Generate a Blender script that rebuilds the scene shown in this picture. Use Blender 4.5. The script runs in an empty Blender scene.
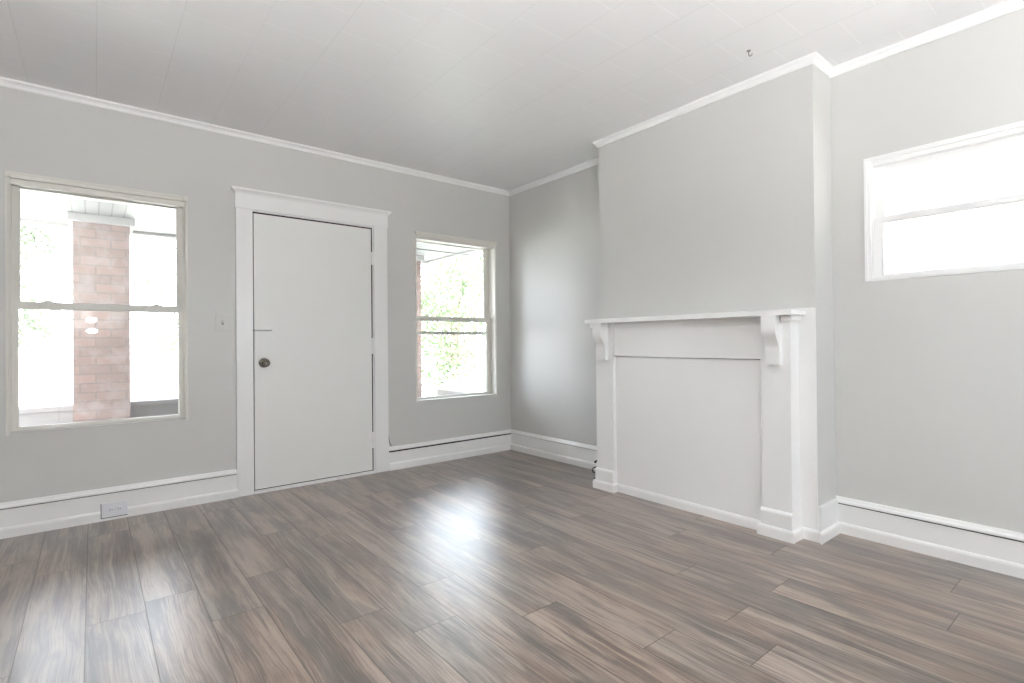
import bpy, bmesh, math, random
import numpy as np
from mathutils import Vector, Matrix

# ---------------------------------------------------------------- scale
S = 0.93            # layout units -> metres
SC = bpy.context.scene
COL = SC.collection

# ---------------------------------------------------------------- camera
cam_d = bpy.data.cameras.new('camera')
cam = bpy.data.objects.new('camera', cam_d)
COL.objects.link(cam)
SC.camera = cam
CX, CY, CH = -3.5214, -4.3876, 1.15
R_ = Vector((0.77797443, -0.62823059, -0.00906169))
U_ = Vector((0.00303207, -0.01066847, 0.99993849))
F_ = Vector((0.62828863, 0.77795405, 0.00639496))
m = Matrix((R_, U_, -F_)).transposed().to_4x4()
m.translation = Vector((CX, CY, CH)) * S
cam.matrix_world = m
cam_d.sensor_width = 36
cam_d.lens = 519.83 / 1024 * 36
cam_d.shift_y = -2.465 / 1024
cam_d.clip_start = 0.05
cam_d.clip_end = 300

# ---------------------------------------------------------------- view + render settings
SC.view_settings.view_transform = 'Standard'
SC.view_settings.look = 'None'
SC.view_settings.gamma = 1
SC.view_settings.use_curve_mapping = False
SC.view_settings.exposure = 0.20
SC.cycles.max_bounces = 16
SC.cycles.diffuse_bounces = 10
SC.cycles.glossy_bounces = 5
SC.cycles.transparent_max_bounces = 16
SC.cycles.caustics_reflective = False
SC.cycles.caustics_refractive = False
SC.cycles.sample_clamp_indirect = 12
SC.cycles.use_denoising = True

# ---------------------------------------------------------------- daylight
W = bpy.data.worlds.new('world')
SC.world = W
W.use_nodes = True
wn = W.node_tree.nodes
bg = wn['Background']
bg.inputs[0].default_value = (0.82, 0.91, 1.0, 1)
bg.inputs[1].default_value = 11.0

sun_d = bpy.data.lights.new('sun', 'SUN')
sun = bpy.data.objects.new('sun', sun_d)
COL.objects.link(sun)
sun_d.energy = 40.0
sun_d.color = (1.0, 0.97, 0.92)
sun_d.angle = math.radians(1.5)
sun.rotation_euler = Vector((0.55, 0.62, -1.0)).to_track_quat('-Z', 'Y').to_euler()
sun['kind'] = 'helper'

def portal(name, c, n, w, h):
    """sky light portal filling a window opening (guides the sky's own light, gives off none)"""
    d = bpy.data.lights.new(name, 'AREA')
    d.shape = 'RECTANGLE'; d.size = w * S; d.size_y = h * S
    d.cycles.is_portal = True
    o = bpy.data.objects.new(name, d)
    COL.objects.link(o)
    o.location = Vector(c) * S
    o.rotation_euler = Vector(n).to_track_quat('-Z', 'Z').to_euler()
    o['kind'] = 'helper'

# room numbers (layout units)
CEIL, CRZ, RX = 2.78, 2.733, -0.038
XL, YF = -4.95, -6.2           # left wall, front wall (behind the camera)
CHX, C1, C2 = -0.301, -1.544, -3.166    # chimney breast
W1 = (-3.93, -2.984, 0.609, 2.223)
W2 = (-1.1465, -0.187, 0.590, 2.213)
W3 = (3.335, 4.45, 1.483, 2.192)        # along -y
DA, DB, DT = -2.551, -1.571, 2.182
FW = [(-1.75, -.65, 1.0, 2.2)]   # unseen window behind the camera, added to light the mantel sides
portal('window_light_portal', ((W1[0]+W1[1])/2, .2, (W1[2]+W1[3])/2), (0, -1, 0), W1[1]-W1[0], W1[3]-W1[2])
portal('window_light_portal', ((W2[0]+W2[1])/2, .2, (W2[2]+W2[3])/2), (0, -1, 0), W2[1]-W2[0], W2[3]-W2[2])
portal('window_light_portal', (.17, -(W3[0]+W3[1])/2, (W3[2]+W3[3])/2), (-1, 0, 0), W3[1]-W3[0], W3[3]-W3[2])
for f in FW:
    portal('window_light_portal', ((f[0]+f[1])/2, YF-.2, (f[2]+f[3])/2), (0, 1, 0), f[1]-f[0], f[3]-f[2])

# ================================================================ materials
def mat(name, col, rough=.5, spec=.5, metal=0.0):
    mt = bpy.data.materials.new(name)
    mt.use_nodes = True
    b = mt.node_tree.nodes['Principled BSDF']
    b.inputs['Base Color'].default_value = (*col, 1)
    b.inputs['Roughness'].default_value = rough
    b.inputs['Specular IOR Level'].default_value = spec
    b.inputs['Metallic'].default_value = metal
    return mt

class G:
    """small node-graph helper"""
    def __init__(s, mt):
        s.t = mt.node_tree; s.n = s.t.nodes; s.l = s.t.links
        s.b = s.n.get('Principled BSDF')
    def new(s, typ, ins=None, **kw):
        nd = s.n.new(typ)
        for k, v in kw.items(): setattr(nd, k, v)
        for k, v in (ins or {}).items():
            if hasattr(v, 'is_linked') or isinstance(v, bpy.types.NodeSocket): s.l.new(v, nd.inputs[k])
            else: nd.inputs[k].default_value = v
        return nd
    def math(s, op, a, b=0.0, c=None, clamp=False):
        ins = {0: a, 1: b}
        if c is not None: ins[2] = c
        return s.new('ShaderNodeMath', ins, operation=op, use_clamp=clamp).outputs[0]
    def mix(s, fac, a, b, blend='MIX'):
        nd = s.n.new('ShaderNodeMix'); nd.data_type = 'RGBA'; nd.blend_type = blend
        for k, v in ((0, fac), (6, a), (7, b)):
            if isinstance(v, bpy.types.NodeSocket): s.l.new(v, nd.inputs[k])
            else: nd.inputs[k].default_value = (*v, 1) if isinstance(v, tuple) and len(v) == 3 else v
        return nd.outputs[2]
    def ramp(s, fac, stops):
        nd = s.n.new('ShaderNodeValToRGB'); s.l.new(fac, nd.inputs[0])
        e = nd.color_ramp.elements
        while len(e) < len(stops): e.new(.5)
        for q, (p, c) in zip(e, stops):
            q.position = p; q.color = (*c, 1) if isinstance(c, tuple) else (c, c, c, 1)
        return nd.outputs[0]
    def obj(s):
        return s.new('ShaderNodeTexCoord').outputs['Object']
    def bump(s, h, strength, dist=.01):
        nd = s.new('ShaderNodeBump', {'Height': h, 'Strength': strength, 'Distance': dist})
        s.l.new(nd.outputs[0], s.b.inputs['Normal'])

def paint(name, col, rough, scale=45., bump=.08, var=.03):
    mt = mat(name, col, rough)
    g = G(mt)
    n1 = g.new('ShaderNodeTexNoise', {'Vector': g.obj(), 'Scale': scale, 'Detail': 4.0})
    n2 = g.new('ShaderNodeTexNoise', {'Vector': g.obj(), 'Scale': 2.2, 'Detail': 3.0})
    dark = tuple(c * (1 - var) for c in col); lite = tuple(min(1, c * (1 + var)) for c in col)
    g.l.new(g.mix(n2.outputs[0], dark, lite), g.b.inputs['Base Color'])
    g.bump(n1.outputs[0], bump, .004)
    return mt

M_WALL = paint('satin_grey_wall_paint', (.55, .548, .535), .32, 30, .05)
M_WALL.node_tree.nodes['Principled BSDF'].inputs['Specular IOR Level'].default_value = .3
M_WHITE = paint('white_trim_paint', (.80, .80, .795), .285, 60, .05, .02)
M_WIN = paint('aged_cream_window_paint', (.66, .645, .60), .42, 60, .05, .03)
M_WINW = paint('white_window_paint', (.82, .82, .82), .38, 60, .04, .01)
M_DOOR = paint('white_door_paint', (.76, .76, .745), .38, 50, .05, .02)
M_GAP = mat('gap_shade', (.03, .03, .03), .9, .1)  # near-black that stands in for the shade inside gaps and joints
M_BRONZE = mat('aged_bronze', (.10, .085, .07), .35, .5, .8)
M_STEEL = mat('worn_steel', (.35, .35, .34), .4, .5, .9)
M_BLACK = mat('black_cable_rubber', (.015, .015, .015), .5)
M_PLAST = mat('white_plastic', (.75, .76, .80), .35)
M_SLOT = mat('dark_slot', (.02, .02, .02), .7)

# ceiling tiles: 12 inch tiles in staggered rows running away from the camera
M_CEIL = mat('white_ceiling_tile', (.80, .80, .80), .45)
def ceiling_nodes():
    g = G(M_CEIL)
    sp = g.new('ShaderNodeSeparateXYZ', {0: g.obj()})
    x, y = sp.outputs[0], sp.outputs[1]
    T = .3285 * S
    u = g.math('DIVIDE', g.math('ADD', x, 3.498 * S), T)
    row = g.math('FLOOR', u)
    fu = g.math('FRACT', u)
    off = g.math('MULTIPLY', g.math('FLOORED_MODULO', row, 2.0), .5)
    v = g.math('ADD', g.math('DIVIDE', g.math('ADD', y, 2.068 * S), T), g.math('ADD', off, .5))
    fv = g.math('FRACT', v)
    du = g.math('MINIMUM', fu, g.math('SUBTRACT', 1.0, fu))
    dv = g.math('MINIMUM', fv, g.math('SUBTRACT', 1.0, fv))
    lu = g.math('SUBTRACT', 1.0, g.math('DIVIDE', du, .011), clamp=True)
    lv = g.math('SUBTRACT', 1.0, g.math('DIVIDE', dv, .008), clamp=True)
    # some long joints have opened more than others
    wv = g.new('ShaderNodeTexWhiteNoise', {0: g.new('ShaderNodeCombineXYZ', {0: g.math('FLOOR', g.math('ADD', u, .5))}).outputs[0]})
    wn_ = g.new('ShaderNodeTexNoise', {'Vector': g.obj(), 'Scale': 1.3})
    amt = g.math('MULTIPLY', g.math('MULTIPLY_ADD', wv.outputs[0], .3, .12), g.math('MULTIPLY', wn_.outputs[0], 1.4))
    f1 = g.math('MULTIPLY', lu, amt)
    c = g.mix(f1, (.85, .85, .86), (.38, .38, .38))
    c = g.mix(g.math('MULTIPLY', lv, .9), c, (.98, .98, .98))
    g.l.new(c, g.b.inputs['Base Color'])
    n1 = g.new('ShaderNodeTexNoise', {'Vector': g.obj(), 'Scale': 70., 'Detail': 3.0})
    n2 = g.new('ShaderNodeTexNoise', {'Vector': g.obj(), 'Scale': 3.0, 'Detail': 2.0})
    h = g.math('SUBTRACT', g.math('MULTIPLY_ADD', n2.outputs[0], 1.5, g.math('MULTIPLY', n1.outputs[0], .15)), g.math('MULTIPLY', g.math('ADD', lu, lv), .6))
    g.bump(h, .10, .01)
ceiling_nodes()

# laminate planks: grey-brown rustic oak
M_FLOOR = mat('grey_brown_oak_laminate', (.2, .16, .14), .28)
def floor_nodes():
    g = G(M_FLOOR)
    uv = g.new('ShaderNodeUVMap', uv_map='plank').outputs[0]
    rnd = g.new('ShaderNodeAttribute', attribute_name='plank_random')
    rs = g.new('ShaderNodeSeparateXYZ', {0: rnd.outputs['Vector']})
    r1, r2, r3 = rs.outputs
    sp = g.new('ShaderNodeSeparateXYZ', {0: g.obj()})
    X = g.math('ADD', sp.outputs[0], g.math('MULTIPLY', r1, 19.0))
    Y = g.math('ADD', sp.outputs[1], g.math('MULTIPLY', r2, 31.0))
    P = g.new('ShaderNodeCombineXYZ', {0: X, 1: Y, 2: g.math('MULTIPLY', r3, 7.0)}).outputs[0]
    # wavy warp along the board
    wp = g.new('ShaderNodeTexNoise', {'Vector': g.new('ShaderNodeMapping', {'Vector': P, 'Scale': (3.0, 1.6, 1)}).outputs[0], 'Scale': 1.0, 'Detail': 2.0})
    P2 = g.new('ShaderNodeVectorMath', {0: P, 1: g.new('ShaderNodeCombineXYZ', {0: g.math('MULTIPLY', wp.outputs[0], .07)}).outputs[0]}, operation='ADD').outputs[0]
    def noise(sx, sy, det, rough=.6, dist=0.0):
        mp = g.new('ShaderNodeMapping', {'Vector': P2, 'Scale': (sx, sy, 1.0)})
        return g.new('ShaderNodeTexNoise', {'Vector': mp.outputs[0], 'Scale': 1.0, 'Detail': det, 'Roughness': rough, 'Distortion': dist}).outputs[0]
    broad = noise(9, 1.4, 3.0, .55, .25)
    strip = noise(24, 1.0, 3.0, .6, .15)
    fine = noise(230, 4.0, 4.0, .7)
    hue = noise(7, .9, 2.0)
    fig = noise(14, 3.6, 5.0, .62, .6)
    mid = noise(70, 1.5, 3.0, .6, .05)
    t = g.math('ADD', g.math('MULTIPLY', broad, .36), g.math('MULTIPLY', strip, .28))
    t = g.math('ADD', t, g.math('MULTIPLY', fig, .18))
    t = g.math('ADD', t, g.math('ADD', g.math('MULTIPLY', fine, .42), g.math('MULTIPLY', mid, .16)))
    t = g.math('MULTIPLY_ADD', t, 1.9, -.795)
    t = g.math('ADD', t, g.math('MULTIPLY', g.math('SUBTRACT', r3, .5), .02))
    brown = g.ramp(t, [(.34, (.070, .048, .038)), (.44, (.140, .098, .077)), (.51, (.215, .155, .122)), (.58, (.305, .228, .184)), (.68, (.42, .34, .285))])
    grey = g.ramp(t, [(.34, (.055, .044, .038)), (.44, (.108, .087, .074)), (.51, (.168, .135, .114)), (.58, (.25, .203, .172)), (.68, (.36, .30, .26))])
    c = g.mix(g.ramp(hue, [(.40, 0.0), (.60, 1.0)]), brown, grey)
    # smoky grey clouds, dark mineral streaks and knots
    c = g.mix(1.0, c, (.70, .655, .63), 'MULTIPLY')
    cl = noise(12, 1.8, 4.0, .6, .6)
    c = g.mix(g.ramp(cl, [(.53, 0.0), (.66, .72)]), c, (.060, .051, .046))
    ll = noise(30, .8, 2.0, .5, .1)
    c = g.mix(g.ramp(ll, [(.62, 0.0), (.70, .5)]), c, (.34, .285, .245))
    st = noise(34, 2.2, 3.0, .6, .8)
    c = g.mix(g.ramp(st, [(.66, 0.0), (.74, .5)]), c, (.035, .026, .022))
    vo = g.new('ShaderNodeTexVoronoi', {'Vector': g.new('ShaderNodeMapping', {'Vector': P2, 'Scale': (4.0, 1.7, 1.0)}).outputs[0], 'Scale': 1.0, 'Randomness': 1.0})
    c = g.mix(g.ramp(vo.outputs['Distance'], [(.03, .75), (.10, 0.0)]), c, (.03, .022, .018))
    # plank seams
    us = g.new('ShaderNodeSeparateXYZ', {0: uv})
    def edge(f, size, w):
        return g.math('SUBTRACT', 1.0, g.math('DIVIDE', g.math('MULTIPLY', g.math('MINIMUM', f, g.math('SUBTRACT', 1.0, f)), size), w), clamp=True)
    e = g.math('MAXIMUM', edge(us.outputs[0], .203 * S, .0028), edge(us.outputs[1], 1.28 * S, .0028))
    c = g.mix(g.math('MULTIPLY', e, .8), c, (.02, .016, .014))
    g.l.new(c, g.b.inputs['Base Color'])
    g.b.inputs['Specular IOR Level'].default_value = .9
    g.b.inputs['Coat Weight'].default_value = .85; g.b.inputs['Coat Roughness'].default_value = .38
    rough = g.math('MULTIPLY_ADD', fine, .08, .32)
    rough = g.math('MULTIPLY_ADD', e, .4, rough)
    g.l.new(rough, g.b.inputs['Roughness'])
    h = g.math('SUBTRACT', g.math('MULTIPLY', fine, .08), g.math('MULTIPLY', e, 1.0))
    g.bump(h, .10, .004)
floor_nodes()

def glass(name, tint=(1, 1, 1), k=1.9):
    mt = bpy.data.materials.new(name); mt.use_nodes = True
    g = G(mt); n = g.n
    n.remove(g.b)
    out = n['Material Output']
    fr = g.new('ShaderNodeFresnel', {0: 1.5})
    tr = g.new('ShaderNodeBsdfTransparent', {0: (*tint, 1)})
    gl = g.new('ShaderNodeBsdfGlossy', {'Roughness': 0.0})
    mx = g.new('ShaderNodeMixShader', {0: g.math('MULTIPLY', fr.outputs[0], k, clamp=True), 1: tr.outputs[0], 2: gl.outputs[0]})
    g.l.new(mx.outputs[0], out.inputs[0])
    return mt
M_GLASS = glass('window_glass')

M_BRICK = mat('weathered_red_brick', (.4, .2, .15), .85, .2)
def brick_nodes():
    g = G(M_BRICK)
    sp = g.new('ShaderNodeSeparateXYZ', {0: g.obj()})
    v = g.new('ShaderNodeCombineXYZ', {0: g.math('ADD', sp.outputs[0], sp.outputs[1]), 1: sp.outputs[2]}).outputs[0]
    br = g.new('ShaderNodeTexBrick', {'Vector': v, 'Scale': 1.0, 'Color1': (.31, .215, .19, 1), 'Color2': (.25, .19, .175, 1), 'Mortar': (.22, .18, .168, 1),
                                      'Mortar Size': .006, 'Brick Width': .205, 'Row Height': .076, 'Bias': .1})
    n1 = g.new('ShaderNodeTexNoise', {'Vector': g.obj(), 'Scale': 9., 'Detail': 5.0})
    g.l.new(g.mix(g.ramp(n1.outputs[0], [(.45, 0.0), (.7, .5)]), br.outputs[0], (.39, .34, .32)), g.b.inputs['Base Color'])
    g.bump(g.math('MULTIPLY', br.outputs['Fac'], -1.0), .5, .01)
brick_nodes()
M_CONC = paint('pale_concrete', (.36, .355, .345), .85, 20, .3, .12)
M_STONE = paint('grey_porch_stone', (.28, .265, .26), .9, 14, .4, .25)
M_ROAD = paint('sun_bleached_paving', (.62, .61, .58), .9, 8, .2, .08)
M_LAWN = paint('pale_lawn', (.36, .38, .33), .9, 12, .3, .3)
M_SIDING = paint('pale_house_siding', (.62, .60, .56), .7, 12, .1, .05)
M_BARK = paint('grey_bark', (.20, .17, .14), .9, 20, .6, .3)

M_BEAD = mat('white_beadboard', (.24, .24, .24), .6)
def bead_nodes():
    g = G(M_BEAD)
    sp = g.new('ShaderNodeSeparateXYZ', {0: g.obj()})
    f = g.math('FRACT', g.math('DIVIDE', sp.outputs[0], .085))
    d = g.math('MINIMUM', f, g.math('SUBTRACT', 1.0, f))
    l = g.math('SUBTRACT', 1.0, g.math('DIVIDE', d, .10), clamp=True)
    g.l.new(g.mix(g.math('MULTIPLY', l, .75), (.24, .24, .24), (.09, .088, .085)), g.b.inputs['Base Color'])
bead_nodes()

def leaf_mat(name, a, b):
    mt = bpy.data.materials.new(name); mt.use_nodes = True
    g = G(mt); g.n.remove(g.b)
    n1 = g.new('ShaderNodeTexNoise', {'Vector': g.obj(), 'Scale': 3.0, 'Detail': 3.0})
    c = g.mix(n1.outputs[0], a, b)
    d = g.new('ShaderNodeBsdfDiffuse', {0: c}); t = g.new('ShaderNodeBsdfTranslucent', {0: c})
    mx = g.new('ShaderNodeMixShader', {0: .45, 1: d.outputs[0], 2: t.outputs[0]})
    g.l.new(mx.outputs[0], g.n['Material Output'].inputs[0])
    return mt
M_LEAF = leaf_mat('spring_leaf', (.105, .155, .080), (.15, .19, .12))
M_LEAF2 = leaf_mat('yellow_green_leaf', (.125, .155, .10), (.16, .185, .14))

M_BULB = bpy.data.materials.new('lit_frosted_glass'); M_BULB.use_nodes = True
_g = G(M_BULB); _g.n.remove(_g.b)
_g.l.new(_g.new('ShaderNodeEmission', {0: (.97, .985, 1, 1), 1: 30.0}).outputs[0], _g.n['Material Output'].inputs[0])

M_UP = M_BULB.copy(); M_UP.name = 'fill_uplighter_bulb'
[n for n in M_UP.node_tree.nodes if n.type == 'EMISSION'][0].inputs[1].default_value = 2800.0  # very strong glow for the added fill uplighter

# ================================================================ mesh helpers
def V(x, y, z): return Vector((x * S, y * S, z * S))

class MB:
    def __init__(s): s.bm = bmesh.new()
    def box(s, x0, x1, y0, y1, z0, z1, bev=0.0):
        x0, x1 = sorted((x0, x1)); y0, y1 = sorted((y0, y1)); z0, z1 = sorted((z0, z1))
        b2 = bmesh.new()
        vs = [b2.verts.new(V(x, y, z)) for x in (x0, x1) for y in (y0, y1) for z in (z0, z1)]
        for f in ((0, 1, 3, 2), (4, 6, 7, 5), (0, 4, 5, 1), (2, 3, 7, 6), (0, 2, 6, 4), (1, 5, 7, 3)):
            b2.faces.new([vs[i] for i in f])
        if bev:
            bmesh.ops.bevel(b2, geom=b2.edges[:], offset=bev * S, segments=2, affect='EDGES', profile=.7)
        s.add(b2)
        return s
    def add(s, b2):
        me = bpy.data.meshes.new('t'); b2.to_mesh(me); b2.free()
        s.bm.from_mesh(me); bpy.data.meshes.remove(me)
    def face(s, pts):
        s.bm.faces.new([s.bm.verts.new(V(*p)) for p in pts])
        return s
    def sweep(s, prof, A, B, n, ea='flat', eb='flat'):
        """prof [(d, z)], closed polygon; A,B plan points on the wall face; n = plan normal into the room.
        ends: flat / in (inside corner) / out (outside corner) - mitred"""
        A = Vector(A); B = Vector(B); n = Vector(n); t = (B - A).normalized()
        k = {'flat': 0, 'in': 1, 'out': -1}
        ra, rb = [], []
        for d, z in prof:
            p = A + n * d + t * (d * k[ea]); q = B + n * d - t * (d * k[eb])
            ra.append(s.bm.verts.new(V(p.x, p.y, z))); rb.append(s.bm.verts.new(V(q.x, q.y, z)))
        N = len(prof)
        for i in range(N):
            j = (i + 1) % N
            s.bm.faces.new((ra[i], ra[j], rb[j], rb[i]))
        s.bm.faces.new(ra[::-1]); s.bm.faces.new(rb)
        return s
    def prism(s, poly, axis, a, b):
        """extrude a 2-D polygon along axis between a and b ('x': poly=(y,z); 'y': poly=(x,z); 'z': poly=(x,y))"""
        def P(u, v, w):
            return {'x': (w, u, v), 'y': (u, w, v), 'z': (u, v, w)}[axis]
        va = [s.bm.verts.new(V(*P(u, v, a))) for u, v in poly]
        vb = [s.bm.verts.new(V(*P(u, v, b))) for u, v in poly]
        N = len(poly)
        for i in range(N):
            j = (i + 1) % N
            s.bm.faces.new((va[i], va[j], vb[j], vb[i]))
        s.bm.faces.new(va[::-1]); s.bm.faces.new(vb)
        return s
    def lathe(s, prof, c, axis, seg=28):
        """prof [(r, h)] around axis vector through c"""
        ax = Vector(axis).normalized()
        u = ax.orthogonal().normalized(); v = ax.cross(u)
        c = Vector(c); rings = []
        for r, h in prof:
            rr = max(r, 1e-5)
            rings.append([s.bm.verts.new((c + ax * h + (u * math.cos(a) + v * math.sin(a)) * rr) * S)
                          for a in [2 * math.pi * i / seg for i in range(seg)]])
        for a, b in zip(rings, rings[1:]):
            for i in range(seg):
                j = (i + 1) % seg
                s.bm.faces.new((a[i], a[j], b[j], b[i]))
        s.bm.faces.new(rings[0][::-1]); s.bm.faces.new(rings[-1])
        return s
    def tube(s, pts, r, seg=10):
        pts = [Vector(p) for p in pts]
        rr = r if isinstance(r, (list, tuple)) else [r] * len(pts)
        rings = []; u = None
        for i, p in enumerate(pts):
            t = (pts[min(i + 1, len(pts) - 1)] - pts[max(i - 1, 0)]).normalized()
            if u is None: u = t.orthogonal().normalized()
            u = (u - t * u.dot(t)).normalized(); v = t.cross(u)
            rings.append([s.bm.verts.new((p + (u * math.cos(a) + v * math.sin(a)) * rr[i]) * S)
                          for a in [2 * math.pi * k / seg for k in range(seg)]])
        for a, b in zip(rings, rings[1:]):
            for i in range(seg):
                j = (i + 1) % seg
                s.bm.faces.new((a[i], a[j], b[j], b[i]))
        s.bm.faces.new(rings[0][::-1]); s.bm.faces.new(rings[-1])
        return s
    def build(s, name, mt, parent=None, smooth=False):
        bmesh.ops.recalc_face_normals(s.bm, faces=s.bm.faces[:])
        me = bpy.data.meshes.new(name); s.bm.to_mesh(me); s.bm.free()
        me.materials.append(mt)
        if smooth:
            for p in me.polygons: p.use_smooth = True
            me.set_sharp_from_angle(angle=math.radians(40))
        o = bpy.data.objects.new(name, me); COL.objects.link(o)
        if parent:
            o.parent = parent
            o.matrix_parent_inverse = PM[parent.name]
        PM[o.name] = Matrix.Identity(4)
        return o
PM = {}

def empty(name, loc, label=None, cat=None, group=None, kind=None):
    o = bpy.data.objects.new(name, None); COL.objects.link(o)
    o.empty_display_size = .1
    o.location = V(*loc)
    PM[o.name] = Matrix.Translation(-V(*loc))
    return tag(o, label, cat, group, kind)
def tag(o, label=None, cat=None, group=None, kind=None):
    if label: o['label'] = label
    if cat: o['category'] = cat
    if group: o['group'] = group
    if kind: o['kind'] = kind
    return o
def struct(o): o['kind'] = 'structure'; return o

# ================================================================ setting: walls, floor, ceiling
def wall(name, a0, a1, z0, z1, holes, P, d1, mt=M_WALL):
    """wall slab with rectangular holes; P(u, d, z) -> point, d = 0 at the room face, d1 at the outer face"""
    us = sorted({a0, a1, *[h[0] for h in holes], *[h[1] for h in holes]})
    zs = sorted({z0, z1, *[h[2] for h in holes], *[h[3] for h in holes]})
    mb = MB(); bm = mb.bm
    def inh(u, z): return any(h[0] < u < h[1] and h[2] < z < h[3] for h in holes)
    for u, u2 in zip(us, us[1:]):
        for z, z2 in zip(zs, zs[1:]):
            if inh((u + u2) / 2, (z + z2) / 2): continue
            for d in (0, d1):
                mb.face([P(u, d, z), P(u2, d, z), P(u2, d, z2), P(u, d, z2)])
    for h in holes + [(a0, a1, z0, z1)]:
        for (u, z), (u2, z2) in (((h[0], h[2]), (h[1], h[2])), ((h[1], h[2]), (h[1], h[3])), ((h[1], h[3]), (h[0], h[3])), ((h[0], h[3]), (h[0], h[2]))):
            mb.face([P(u, 0, z), P(u2, 0, z2), P(u2, d1, z2), P(u, d1, z)])
    bmesh.ops.remove_doubles(bm, verts=bm.verts[:], dist=1e-5)
    return struct(mb.build(name, mt))
PB = lambda u, d, z: (u, d, z)
PR = lambda u, d, z: (RX + d, -u, z)
PFt = lambda u, d, z: (u, YF - d, z)
T = .2
wall('wall_back', XL - T, T, -.15, CEIL, [W1, W2, (DA - .012, DB + .012, -.02, DT + .012)], PB, T)
wall('wall_right', 3.1, -YF + T, -.15, CEIL, [W3], PR, T + .038)
struct(MB().box(0, T, 0, -3.1, -.15, CEIL).build('wall_alcove', M_WALL))
struct(MB().box(CHX, .01, C1, C2, -.1, CEIL).build('wall_fireplace', M_WALL))
PLf = lambda u, d, z: (XL - d, -u, z)
wall('wall_left', 0, -YF + T, -.15, CEIL, [], PLf, T)
wall('wall_front', XL, RX, -.15, CEIL, FW, PFt, T)
struct(MB().box(XL - T, T, T, YF - T, CEIL, CEIL + .12).build('ceiling', M_CEIL))
# upper storey of the house, unseen, added to shade the porch and yard
struct(MB().box(XL - T, T, T, YF - T, CEIL + .12, 6.2).build('wall_upper', M_SIDING))

# floor: every plank a face with its own random numbers
PW, PL, X0 = .203, 1.28, -3.343
JOINT = {0: -1.53, 1: -1.91, 3: -2.27, 5: -2.19, 6: -2.708, -1: -2.9, -3: -1.86}
def floor():
    rnd = random.Random(7)
    bm = bmesh.new(); uvl = bm.loops.layers.uv.new('plank'); cl = bm.loops.layers.float_vector.new('plank_random')
    y_lo, y_hi = YF, 0.0
    r0 = math.floor((XL - X0) / PW); r1 = math.ceil((0 - X0) / PW)
    for r in range(r0, r1 + 1):
        xa, xb = max(XL, X0 + r * PW), min(.0, X0 + (r + 1) * PW)
        if xb - xa < 1e-4: continue
        j = JOINT.get(r, -rnd.random() * PL)
        y = j - math.ceil((j - y_lo) / PL) * PL
        while y < y_hi:
            ya, yb = max(y, y_lo), min(y + PL, y_hi)
            if yb - ya > 1e-4:
                q = (rnd.random(), rnd.random(), rnd.random())
                f = bm.faces.new([bm.verts.new(V(*p)) for p in ((xa, ya, 0), (xb, ya, 0), (xb, yb, 0), (xa, yb, 0))])
                for lp, (px, py) in zip(f.loops, ((xa, ya), (xb, ya), (xb, yb), (xa, yb))):
                    lp[uvl].uv = ((px - X0 - r * PW) / PW, (py - y) / PL)
                    lp[cl] = q
            y += PL
    me = bpy.data.meshes.new('floor'); bm.to_mesh(me); bm.free(); me.materials.append(M_FLOOR)
    o = bpy.data.objects.new('floor', me); COL.objects.link(o); struct(o)
    struct(MB().box(XL, .0, 0, YF, -.15, -.004).build('floor_base', M_STONE))
floor()

# ---------------------------------------------------------------- crown moulding
CROWN = [(0, CRZ), (.006, CRZ), (.010, CRZ + .006), (.012, CRZ + .016), (.018, CRZ + .026), (.026, CRZ + .032), (.030, CRZ + .036), (.031, CEIL), (0, CEIL)]
def crown(i, *segs):
    mb = MB()
    for sg in segs: mb.sweep(CROWN, *sg)
    return struct(mb.build('trim_%d' % i, M_WHITE))
NB, NR, NC, NL, NF = (0, -1), (-1, 0), (0, 1), (1, 0), (0, 1)
crown(1, ((XL, 0), (0, 0), NB, 'in', 'in'))
crown(2, ((0, 0), (0, C1), NR, 'in', 'in'))
crown(3, ((0, C1), (CHX, C1), NC, 'in', 'out'), ((CHX, C1), (CHX, C2), NR, 'out', 'out'), ((CHX, C2), (RX, C2), NB, 'out', 'in'))
crown(4, ((RX, C2), (RX, YF), NR, 'in', 'in'))
crown(5, ((RX, YF), (XL, YF), NF, 'in', 'in'), ((XL, YF), (XL, 0), NL, 'in', 'in'))

# ---------------------------------------------------------------- baseboards: board, cap and shoe
def base_parts(name, segs, gap=.002):
    top = .176
    root = struct(empty(name, (segs[0][0][0], segs[0][0][1], 0)))
    b = MB(); c = MB(); s = MB(); k = MB()
    for sg in segs:
        b.sweep([(0, 0), (.020, 0), (.020, top - gap), (0, top - gap)], *sg)
        k.sweep([(0, top - gap - .001), (.014, top - gap - .001), (.014, top + .001), (0, top + .001)], *sg)
        c.sweep([(0, top), (.025, top), (.027, top + .006), (.024, top + .014), (.017, top + .020), (.014, top + .027), (.010, .210), (0, .210)], *sg)
        s.sweep([(.020, 0), (.034, 0), (.034, .050), (.031, .058), (.026, .063), (.020, .064)], *sg)
    b.build('board', M_WHITE, root)
    c.build('cap_moulding', M_WHITE, root)
    k.build('joint_shade', M_GAP, root)  # dark strip set in the joint as its depth shade
    s.build('shoe_moulding', M_WHITE, root)
    return root
CAS_L, CAS_R = -2.673, -1.438
base_parts('baseboard_back_left', [((XL, 0), (CAS_L, 0), NB, 'in', 'flat')], .006)
base_parts('baseboard_back_right', [((CAS_R, 0), (0, 0), NB, 'flat', 'in')], .015)
base_parts('baseboard_alcove', [((0, 0), (0, C1), NR, 'in', 'in')], .005)
base_parts('baseboard_right', [((RX, C2), (RX, YF), NR, 'in', 'in')], .008)
base_parts('baseboard_left', [((XL, YF), (XL, 0), NL, 'in', 'in')], .003)
base_parts('baseboard_front', [((RX, YF), (XL, YF), NF, 'in', 'in')], .003)
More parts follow.
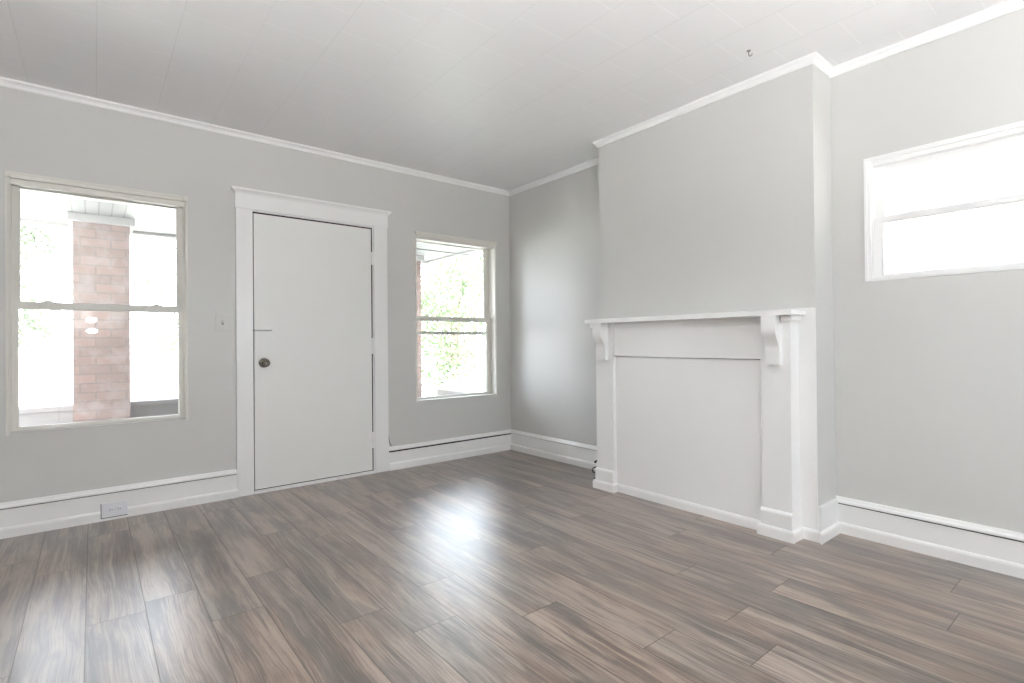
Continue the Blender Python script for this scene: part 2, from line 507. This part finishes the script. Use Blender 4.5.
# plain board round the side of the chimney breast
rt = struct(empty('baseboard_chimney', (CHX, C2, 0)))
MB().sweep([(0, 0), (.020, 0), (.020, .188), (.016, .194), (0, .196)], (CHX - .001, C2), (RX, C2), NB, 'flat', 'in').build('board', M_WHITE, rt)
MB().sweep([(.020, 0), (.034, 0), (.034, .050), (.031, .058), (.026, .063), (.020, .064)], (CHX - .012, C2), (RX, C2), NB, 'out', 'in').build('shoe_moulding', M_WHITE, rt)

# ================================================================ windows
def window(i, a, b, lo, hi, P, n, mt, jamb, stile, dl, du, head, mr, gl_lo, gl_top, locks=(), brackets=True, storm=None, dw=T, sill_mt=None, bead=.010):
    """double-hung window. P(u,d,z); mr = (z0,z1) meeting rail of the lower sash; gl_lo, gl_top = lowest / highest glass line"""
    root = struct(empty('window_%d' % i, P((a + b) / 2, 0, lo)))
    def B(mb, u0, u1, d0, d1, z0, z1, bev=0.0):
        p = P(u0, d0, z0); q = P(u1, d1, z1)
        mb.box(p[0], q[0], p[1], q[1], p[2], q[2], bev)
    f = MB()
    # jambs with parting channels
    for s_, e in ((a, a + jamb), (b, b - jamb)):
        B(f, s_, e, .0, dw - .01, lo, hi)
        k = 1 if e > s_ else -1
        B(f, s_, s_ + k * bead, -.006, .012, lo, hi - head * .4, .002)          # staff bead proud of the wall
        B(f, e, e + k * .006, dl - .014, dl - .002, lo, hi - head)           # inner stop
        B(f, e, e + k * .005, (dl + du) / 2 + .012, (dl + du) / 2 + .018, lo, hi - head)
    # head in two steps
    B(f, a + jamb, b - jamb, .0, dw - .01, hi - head * .5, hi)
    B(f, a + jamb, b - jamb, .016, dw - .01, hi - head, hi - head * .45)
    B(f, a, b, -.004, .004, hi - .012, hi, .002)
    f.build('window_frame', mt, root)
    sl = MB()
    B(sl, a + jamb, b - jamb, .0, dw + .03, lo - .002, lo + .016)
    B(sl, a + jamb, b - jamb, dl, dw, lo + .016, lo + .022)
    sl.build('window_sill', sill_mt or mt, root)
    def sash(name, u0, u1, z0, z1, st, rb, rtp, d0, d1, stt=None):
        q = MB()
        B(q, u0, u0 + st, d0, d1, z0, z1, .002); B(q, u1 - st, u1, d0, d1, z0, z1, .002)
        B(q, u0 + st - .002, u1 - st + .002, d0, d1, z0, z0 + rb, .002); B(q, u0 + st - .002, u1 - st + .002, d0, d1, z1 - rtp, z1, .002)
        # glazing bead
        gd = d0 + .007
        for (x0, x1, w0, w1) in ((u0 + st, u0 + st + .004, z0 + rb, z1 - rtp), (u1 - st - .004, u1 - st, z0 + rb, z1 - rtp),
                                 (u0 + st, u1 - st, z0 + rb, z0 + rb + .004), (u0 + st, u1 - st, z1 - rtp - .004, z1 - rtp)):
            B(q, x0, x1, gd, d1 - .004, w0, w1)
        o = q.build(name, mt, root)
        g = MB(); dm = (d0 + d1) / 2
        g.face([P(u0 + st, dm, z0 + rb), P(u1 - st, dm, z0 + rb), P(u1 - st, dm, z1 - rtp), P(u0 + st, dm, z1 - rtp)])
        pane = g.build('pane', M_GLASS, o)
        return o
    la, lb = a + jamb + .002, b - jamb - .002
    zt = hi - head + .004
    sash('upper_sash', la + .004, lb - .004, mr[0] + .006, zt, stile + .002, mr[1] - mr[0] - .006, max(.006, zt - gl_top), du, du + .028)
    lw = sash('lower_sash', la, lb, lo + .022, mr[1], stile, gl_lo - lo - .022, mr[1] - mr[0], dl, dl + .028)
    for u in locks:
        k = MB()
        p = P(u, dl + .012, mr[1])
        pr = [(-.036, 0), (-.030, .004), (-.014, .009), (-.004, .016), (.006, .015), (.016, .008), (.032, .004), (.038, 0)]
        def Q(w, h, d): return P(u + w, dl + d, mr[1] - .001 + h)
        va = [k.bm.verts.new(V(*Q(w, h, .002))) for w, h in pr]; vb = [k.bm.verts.new(V(*Q(w, h, .026))) for w, h in pr]
        for x in range(len(pr)):
            y = (x + 1) % len(pr); k.bm.faces.new((va[x], va[y], vb[y], vb[x]))
        k.bm.faces.new(va[::-1]); k.bm.faces.new(vb)
        k.build('sash_lock', mt, lw)
    if brackets:
        for u0, u1 in ((a, a + .026), (b - .026, b)):
            k = MB(); B(k, u0, u1, -.016, .0, hi - .036, hi - .004, .003); B(k, u0 + .008, u1 - .008, -.02, -.016, hi - .026, hi - .014, .002)
            k.build('shade_bracket', mt, root)
    if storm:
        k = MB()
        B(k, a + jamb, a + jamb + .02, .152, .172, lo + .02, hi - head); B(k, b - jamb - .02, b - jamb, .152, .172, lo + .02, hi - head)
        B(k, a + jamb, b - jamb, .150, .172, storm[0], storm[1]); 
        sw = k.build('storm_sash', mt, root)
        k = MB(); B(k, a + jamb, b - jamb, .150, .158, storm[2] - .005, storm[2] + .005); k.build('storm_rail', M_STEEL, sw)
    return root

window(1, *W1, PB, NB, M_WIN, .016, .032, .035, .066, .072, (1.388, 1.430), .648, 2.146, locks=(-3.739, -3.166), sill_mt=M_WALL, dw=T)
window(2, *W2, PB, NB, M_WIN, .016, .046, .085, .116, .066, (1.370, 1.410), .622, 2.142, locks=(-.985, -.425), storm=(1.236, 1.266, 2.075), sill_mt=M_WALL)
window(3, *W3, PR, NR, M_WINW, .030, .045, .030, .058, .045, (1.818, 1.850), 1.516, 2.112, locks=(3.575, 4.2), brackets=False, sill_mt=M_WINW, dw=T, bead=.014)
for i, f in enumerate(FW):
    window(4 + i, *f, PFt, NF, M_WINW, .02, .04, .04, .07, .06, (1.42, 1.46), .75, 2.1, brackets=False)  # added window out of view, daylight for the mantel's side faces
# ================================================================ door
dr = struct(empty('door_1', ((DA + DB) / 2, 0, 0)))
SL, SR = DA + .004, DB - .019
MB().box(SL, SR, -.012, .032, .030, DT - .014, .003).build('door_slab', M_DOOR, dr)
# jamb and stop close the opening behind the slab
j = MB()
j.box(DA - .012, DA - .001, -.004, T, 0, DT + .012); j.box(DB - .0075, DB + .012, -.006, T, 0, DT + .012); j.box(DA - .012, DB + .012, -.004, T, DT - .002, DT + .012)
j.build('door_jamb', M_WHITE, dr)
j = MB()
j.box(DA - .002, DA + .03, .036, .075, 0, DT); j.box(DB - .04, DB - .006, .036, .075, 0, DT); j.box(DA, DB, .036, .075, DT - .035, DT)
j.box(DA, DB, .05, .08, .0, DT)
j.box(DA - .001, DB - .007, -.007, .03, DT - .015, DT - .001); j.box(SR - .001, DB - .007, -.007, .03, .02, DT - .002); j.box(DA - .001, SL + .002, .0, .03, .02, DT - .002); j.box(DA, DB - .006, .0, .03, .02, .032)  # dark strips in the slab gaps, painted in place of their shade
j.build('door_stop_and_gap_shade', M_GAP, dr)
j = MB()
j.box(CAS_L, DA - .006, -.021, 0, .268, 2.192, .002); j.box(DB + .004, CAS_R, -.021, 0, .268, 2.192, .002)
j.build('door_casing', M_WHITE, dr)
for x0, x1 in ((CAS_L - .002, DA - .005), (DB + .003, CAS_R + .002)):
    MB().box(x0, x1, -.023, 0, 0, .267, .002).build('plinth_block', M_WHITE, dr)
h = MB()
h.box(CAS_L - .006, CAS_R + .006, -.024, 0, 2.193, 2.306, .002)
cp = [(0, 2.300), (.026, 2.300), (.028, 2.308), (.034, 2.318), (.044, 2.326), (.050, 2.332), (.050, 2.344), (0, 2.346)]
h.sweep(cp, (CAS_L - .006, 0), (CAS_R + .006, 0), NB, 'flat', 'flat')
for xs, k in ((CAS_L - .006, -1), (CAS_R + .006, 1)):
    h.prism([(xs, 2.306), (xs + k * .006, 2.316), (xs + k * .020, 2.328), (xs + k * .024, 2.333), (xs + k * .024, 2.345), (xs, 2.345)], 'y', -.048, 0)
h.build('head_casing', M_WHITE, dr)
MB().box(DA - .004, DB + .002, -.030, .06, 0, .022, .004).build('threshold', M_WHITE, dr)
for z, hh in ((1.908, .115), (1.129, .14), (.295, .14)):
    hb = MB()
    n = 5
    for q in range(n):
        z0 = z - hh / 2 + q * hh / n
        hb.lathe([(.0065, 0), (.008, .002), (.008, hh / n - .003), (.0065, hh / n - .001)], (SR + .006, -.018, z0), (0, 0, 1), 14)
    hb.box(SR - .006, SR + .026, -.0145, -.006, z - hh / 2, z + hh / 2)
    hb.build('hinge', M_WHITE, dr, True)
kn = MB().lathe([(.0, .0), (.036, .0), (.037, .003), (.035, .006), (.028, .009), (.014, .012), (.011, .018), (.0115, .028), (.018, .034), (.027, .040), (.0315, .048), (.032, .055), (.029, .062), (.020, .067), (.013, .067), (.009, .064), (.0, .063)],
         (-2.478, -.011, 1.008), (0, -1, 0), 32).build('door_knob', M_BRONZE, dr, True)
MB().box(-2.482, -2.4765, -.0785, -.073, .999, 1.017).build('key_slot', M_STEEL, kn)
b_ = MB()
b_.box(-2.546, -2.425, -.0155, -.011, 1.252, 1.272, .002)
bolt = b_.build('slide_bolt', M_DOOR, dr)
b_ = MB().tube([(-2.562, -.020, 1.262), (-2.42, -.020, 1.262)], .004)
b_.tube([(-2.462, -.020, 1.262), (-2.462, -.036, 1.256)], .0035)
b_.build('bolt_rod', M_STEEL, bolt, True)

# ================================================================ fireplace mantel
mt_ = tag(empty('fireplace_mantel', (CHX - .07, -2.34, 0)), 'white painted fireplace mantel with scrolled corbels and boarded up opening, fixed to the chimney breast', 'fireplace')
CA = CHX - .012
PF = -.420
# backing boards against the breast
bk = MB()
bk.box(CHX, CA, C2 - .002, -3.04, 0, 1.334, .002); bk.box(CHX, CA, C1 + .002, -1.63, 0, 1.334, .002); bk.box(CHX, CA, -3.04, -1.63, 1.03, 1.334)
bk.build('backing_board', M_WHITE, mt_)
MB().box(CHX, -.388, -2.91, -1.77, 0, 1.031).build('opening_panel', M_WHITE, mt_)
fz = MB()
fz.box(CHX, -.405, -2.906, -1.772, 1.036, 1.2405); fz.box(CHX, -.4045, -2.906, -1.772, 1.241, 1.292)
fz.build('frieze_board', M_WHITE, mt_)
for c in (-2.990, -1.688):
    q = MB(); y0, y1 = c - .086, c + .086
    q.box(CHX, PF, y0, y1, 0, 1.292, .003)
    pil = q.build('pilaster', M_WHITE, mt_)
    q = MB()
    pf = [(-.30, 0), (PF - .016, 0), (PF - .016, .142), (PF - .013, .150), (PF - .004, .158), (PF + .002, .160), (-.30, .160)]
    q.prism(pf, 'y', y0 - .004, y1 + .004)
    q.build('plinth_block', M_WHITE, pil)
    # corbel: straight brow, ogee sweep, square foot
    cu = [(PF + .005, 1.290), (-.501, 1.290), (-.505, 1.250), (-.507, 1.222), (-.506, 1.200), (-.500, 1.180), (-.489, 1.160), (-.475, 1.140), (-.462, 1.120), (-.457, 1.098), (-.455, 1.072), (-.455, 1.040), (-.455, 1.006), (PF + .005, 1.006)]
    MB().prism(cu, 'y', c - .041, c + .041).build('corbel', M_WHITE, mt_, True)
MB().box(CHX, -.502, -3.118, -1.560, 1.290, 1.322, .004).build('mantel_shelf', M_WHITE, mt_)
for y0, y1 in ((-3.100, -3.045), (-1.633, -1.578)):
    MB().box(CHX - .02, -.462, y0, y1, 1.258, 1.290, .003).build('bed_block', M_WHITE, mt_)
SH = [(0, 0), (.015, 0), (.015, .050), (.012, .058), (.007, .063), (0, .064)]
sh = MB()
PX = PF - .016
ya, yb = -2.990 - .090, -2.990 + .090
yc, yd = -1.688 - .090, -1.688 + .090
sh.sweep(SH, (CA, C2 - .002), (CA, ya), NR, 'out', 'in')
sh.sweep(SH, (CA, ya), (PX, ya), NB, 'in', 'out')
sh.sweep(SH, (PX, ya), (PX, yb), NR, 'out', 'out')
sh.sweep(SH, (PX, yb), (-.388, yb), NC, 'out', 'in')
sh.sweep([(0, 0), (.013, 0), (.013, .045), (.010, .054), (.006, .060), (0, .062)], (-.388, yb), (-.388, yc), NR, 'flat', 'flat')
sh.sweep(SH, (-.388, yc), (PX, yc), NB, 'in', 'out')
sh.sweep(SH, (PX, yc), (PX, yd), NR, 'out', 'out')
sh.sweep(SH, (PX, yd), (CA, yd), NC, 'out', 'in')
sh.build('shoe_moulding', M_WHITE, mt_)

# ================================================================ small fittings
def duplex(loc_x, zc, y, w, hgt, mt, label, depth=.008, slots=True):
    r = tag(empty('power_outlet', (loc_x, y, zc)), label, 'outlet')
    MB().box(loc_x - w / 2, loc_x + w / 2, y - depth, y, zc - hgt / 2, zc + hgt / 2, .003).build('cover_plate', mt, r)
    for k in (-1, 1):
        cx = loc_x + k * .022
        f = MB().lathe([(.0, 0), (.0165, 0), (.0165, .0025), (.0, .003)], (cx, y - depth, zc), (0, -1, 0), 20).build('socket_face', mt, r, True)
        if slots:
            yy = y - depth - .003
            MB().box(cx - .007, cx - .001, yy - .001, yy + .001, zc + .004, zc + .0065).build('slot', M_SLOT, f)
            MB().box(cx - .007, cx - .001, yy - .001, yy + .001, zc - .0065, zc - .004).build('slot', M_SLOT, f)
            MB().lathe([(.0, 0), (.003, 0), (.003, .002), (.0, .002)], (cx + .007, yy + .001, zc), (0, -1, 0), 10).build('slot', M_SLOT, f)
    MB().lathe([(.0, 0), (.003, 0), (.002, .0015), (.0, .002)], (loc_x, y - depth, zc), (0, -1, 0), 10).build('screw', M_STEEL, r)
    return r
o1 = duplex(-3.408, .070, -.038, .140, .096, M_PLAST, 'white two-socket power outlet on the baseboard under the large window')
MB().box(-3.4815, -3.340, -.036, -.019, .016, .112).build('outlet_shadow_box', M_GAP, o1)  # dark box showing past the plate's left and bottom as its shadow gap
duplex(-.660, .108, -.019, .118, .072, M_WHITE, 'painted over power outlet in the baseboard below the window near the corner', .005, False)
sw = tag(empty('light_switch', (-2.762, 0, 1.315)), 'grey painted light switch plate on the wall left of the door', 'switch')
MB().box(-2.808, -2.716, -.006, 0, 1.254, 1.384, .003).build('cover_plate', M_WALL, sw)
MB().box(-2.768, -2.756, -.008, -.005, 1.303, 1.331).build('toggle_slot', M_SLOT, sw)
MB().prism([(-.005, 1.309), (-.017, 1.321), (-.018, 1.327), (-.012, 1.328), (-.005, 1.322)], 'x', -2.7655, -2.7585).build('toggle', M_WHITE, sw)
for z in (1.279, 1.359):
    MB().lathe([(.0, 0), (.0035, 0), (.002, .0015), (.0, .002)], (-2.762, -.006, z), (0, -1, 0), 10).build('screw', M_WALL, sw)

loop = [(-0.4, -1.59, 0.155), (-0.4, -1.554, 0.144), (-0.4, -1.533, 0.124), (-0.4, -1.538, 0.105), (-0.4, -1.562, 0.104), (-0.4, -1.573, 0.087), (-0.4, -1.567, 0.064), (-0.4, -1.547, 0.055)]
tag(MB().tube(loop, .0045).build('cable', M_BLACK, None, True), 'short black cable curling out of the chimney breast low beside the left mantel pilaster', 'cable')
tag(MB().tube([(-0.4, -1.596, 0.21), (-0.4, -1.569, 0.193), (-0.4, -1.564, 0.184)], [.005, .009, .008]).build('cable_stub', M_BLACK, None, True), 'black capped cable stub poking out above the curled cable by the mantel', 'cable')
tag(MB().tube([(CAS_R + .004, -.004, .34), (CAS_R + .005, -.008, .30), (CAS_R + .010, -.012, .255), (CAS_R + .024, -.028, .222)], .003).build('thin_wire', M_BLACK, None, True), 'thin dark wire hanging beside the door casing above the baseboard', 'wire')
HX, HY = -.640, -2.965
hk = tag(empty('ceiling_hook', (HX, HY, CEIL)), 'small grey metal hook screwed into the ceiling in front of the chimney breast', 'hook')
MB().lathe([(.0, 0), (.012, 0), (.009, .004), (.0, .005)], (HX, HY, CEIL), (0, 0, -1), 14).build('hook_plate', M_STEEL, hk, True)
MB().tube([(HX, HY, CEIL - .002), (HX, HY, CEIL - .022)] + [(HX, HY - .010 + .010 * math.cos(a), CEIL - .022 - .012 * math.sin(a)) for a in (.6, 1.2, 1.8, 2.4, 3.0)], .0028).build('hook_wire', M_STEEL, hk, True)

# wall lamp behind the camera: the pair of white ovals mirrored in the big window
RAYS = []
for (u_, v_) in ((91.5, 320), (92, 331)):
    d = F_ + R_ * ((u_ - 512) / 519.83) - U_ * ((v_ - 341.5 + 2.465) / 519.83)
    k = (.049 - CY + .049 - (YF + .12)) / d.y
    RAYS.append((CX + d.x * k, YF + .12, CH + d.z * k))
lx = (RAYS[0][0] + RAYS[1][0]) / 2; lz = (RAYS[0][2] + RAYS[1][2]) / 2
lamp = tag(empty('wall_lamp', (lx, YF, lz)), 'wall lamp with two lit oval shades, mirrored as white ovals in the large window', 'lamp')
MB().lathe([(.0, 0), (.06, 0), (.058, .012), (.03, .02), (.0, .022)], (lx, YF, lz), (0, 1, 0), 28).build('back_plate', M_STEEL, lamp, True)
MB().tube([(lx, YF + .01, lz), (lx, YF + .06, lz), (lx, YF + .06, lz + .01)], .008).build('arm', M_STEEL, lamp, True)
for (x, y, z) in RAYS:
    b2 = bmesh.new(); bmesh.ops.create_uvsphere(b2, u_segments=24, v_segments=14, radius=1)
    for v in b2.verts: v.co = Vector(((x + v.co.x * .075) * S, (y + v.co.y * .06) * S, (z + v.co.z * .046) * S))
    q = MB(); q.add(b2); q.build('lamp_shade', M_BULB, lamp, True)

# added uplighter, unseen behind the camera, filling the room with light off the ceiling
FLX, FLY = -3.9, -5.6
fl = tag(empty('fill_uplighter', (FLX, FLY, 0)), 'added fill light shaped as a steel torchiere with an upward bowl, unseen behind the camera', 'lamp')
MB().lathe([(0, 0), (.14, 0), (.14, .012), (.12, .022), (.03, .03), (0, .03)], (FLX, FLY, 0), (0, 0, 1), 32).build('base', M_STEEL, fl, True)
LH = 1.30
MB().lathe([(0, .03), (.012, .03), (.012, LH - .03), (0, LH - .03)], (FLX, FLY, 0), (0, 0, 1), 16).build('pole', M_STEEL, fl, True)
MB().lathe([(.012, LH - .06), (.05, LH - .055), (.11, LH - .035), (.16, LH - .01), (.180, LH + .022), (.176, LH + .022), (.155, LH - .004), (.10, LH - .028), (.02, LH - .045), (.012, LH - .05)], (FLX, FLY, 0), (0, 0, 1), 36).build('bowl_shade', M_STEEL, fl, True)
MB().lathe([(0, LH - .03), (.08, LH - .026), (.11, LH - .014), (.10, LH - .004), (.06, LH + .002), (0, LH + .004)], (FLX, FLY, 0), (0, 0, 1), 32).build('bulb', M_UP, fl, True)

# ================================================================ outside
struct(MB().box(-60, 60, -40, 90, -.9, -.8).build('ground', M_ROAD))
struct(MB().box(-30, 30, 3.2, 9.5, -.80, -.76).build('ground_lawn', M_LAWN))
struct(MB().box(XL - 1.5, 1.0, T + .001, 2.35, -.8, -.12).build('floor_porch', M_CONC))
struct(MB().box(XL - 1.5, .30, T + .001, 2.20, 2.335, 2.45).build('ceiling_porch', M_BEAD))
struct(MB().box(XL - 1.5, .30, 2.20, 2.36, 2.30, 2.46, .005).build('trim_6', M_CONC))
struct(MB().box(.25, .37, T + .001, 2.36, 2.315, 2.46, .005).build('trim_7', M_CONC))
# porch parapet
pw = struct(empty('wall_porch', (-2.5, 2.1, -.12)))
q = MB(); q.box(XL - 1.5, -3.66, 1.98, 2.16, -.12, .555); q.box(-3.24, -.44, 1.98, 2.16, -.12, .555); q.build('parapet', M_STONE, pw)
q = MB(); q.box(XL - 1.5, -3.66, 1.95, 2.19, .555, .598, .004); q.box(-3.24, -.44, 1.95, 2.19, .555, .598, .004); q.build('coping', M_STONE, pw)
pw = struct(empty('wall_porch_end', (.3, 1.2, -.12)))
MB().box(.26, .42, T + .01, 2.0, -.12, .500).build('parapet', M_CONC, pw)
MB().box(.23, .45, T + .01, 2.0, .500, .535, .004).build('coping', M_SIDING, pw)
def column(x0, x1, y0, y1, label):
    c = tag(empty('porch_column', ((x0 + x1) / 2, (y0 + y1) / 2, -.12)), label, 'column')
    MB().box(x0, x1, y0, y1, -.12, 2.262, .004).build('brick_shaft', M_BRICK, c)
    MB().box(x0 - .035, x1 + .035, y0 - .035, y1 + .035, 2.262, 2.334, .01).build('capital', M_CONC, c)
column(-3.655, -3.245, 1.62, 2.03, 'red brick porch column with grey stone capital outside the large left window')
column(-.45, -.055, 1.85, 2.25, 'brick porch corner column at the left edge of the middle window')
struct(MB().box(XL - T - .02, T + .02, YF - 30, YF - 29.8, -.8, 2.2).build('wall_neighbour', M_SIDING))

def tree(x, y, h, cr, n, seed, mt, label, low=1.5, size=.13, clumps=26):
    rg = np.random.default_rng(seed); rnd = random.Random(seed)
    root = tag(empty('tree', (x, y, -.76)), label, 'tree', 'trees across the street')
    tk = MB()
    base = Vector((x, y, -.78))
    topz = h * .55
    pts = [base, Vector((x + rnd.uniform(-.1, .1), y, topz * .4)), Vector((x + rnd.uniform(-.2, .2), y, topz)), Vector((x + rnd.uniform(-.3, .3), y, h * .85))]
    tk.tube(pts, [h * .028, h * .022, h * .015, h * .004], 9)
    cents = []
    for k in range(clumps):
        a = rnd.uniform(0, 2 * math.pi); rr = cr * math.sqrt(rnd.random()) * .95
        z = low + (h - low) * rnd.random() ** .9
        fz_ = 1 - abs((z - (low + h) / 2) / ((h - low) / 2)) ** 2 * .55
        c = Vector((x + rr * fz_ * math.cos(a), y + rr * fz_ * math.sin(a), z))
        cents.append(c)
        st = Vector((x, y, max(.6, min(topz, z - .5 - .3 * rr))))
        mid = (st + c) / 2 + Vector((0, 0, .12 * rr))
        tk.tube([st, mid, c], [.035, .02, .007], 5)
    tk.build('trunk', M_BARK, root, True)
    per = n // clumps
    co, fa = [], []
    for c in cents:
        sg = cr * rnd.uniform(.14, .26)
        P_ = rg.normal(0, 1, (per, 3)) * [sg, sg, sg * .7] + [c.x, c.y, c.z]
        A = rg.normal(0, 1, (per, 3)); A /= np.linalg.norm(A, axis=1)[:, None]
        B_ = np.cross(A, rg.normal(0, 1, (per, 3))); B_ /= np.linalg.norm(B_, axis=1)[:, None]
        s_ = size * rg.uniform(.5, 1.2, (per, 1))
        q = np.stack([P_ - A * s_, P_ - B_ * s_ * .45, P_ + A * s_, P_ + B_ * s_ * .45], 1).reshape(-1, 3) * S
        k0 = len(co) * per * 4
        co.append(q)
    co = np.concatenate(co); nf = len(co) // 4
    me = bpy.data.meshes.new('foliage'); me.from_pydata(co.tolist(), [], np.arange(nf * 4).reshape(-1, 4).tolist()); me.materials.append(mt)
    o = bpy.data.objects.new('foliage', me); COL.objects.link(o); o.parent = root; o.matrix_parent_inverse = PM[root.name]
    return root
struct(MB().box(2.0, 2.3, -9, .3, -.8, 6.5).build('wall_neighbour', M_SIDING))  # added wall, placed to hold back sky light at the right-hand window
tree(4.6, 8.2, 3.6, 2.0, 4200, 1, M_LEAF, 'leafy green tree filling the right half of the middle window', .2, .085, 40)
tree(8.6, 13.2, 4.9, 2.6, 3600, 2, M_LEAF2, 'yellow green tree behind the leafy tree in the middle window', .3, .11, 36)
tree(3.2, 13.4, 4.3, 1.7, 1800, 3, M_LEAF2, 'sparse pale tree at the left side of the middle window', .3, .13, 24)
tree(-5.4, 12.5, 4.4, 1.5, 1600, 4, M_LEAF2, 'thin pale tree left of the brick column in the large window', .5, .12, 22)
tree(-1.5, 13.5, 4.6, 1.6, 900, 5, M_LEAF, 'nearly bare tree right of the brick column in the large window', .6, .11, 16)
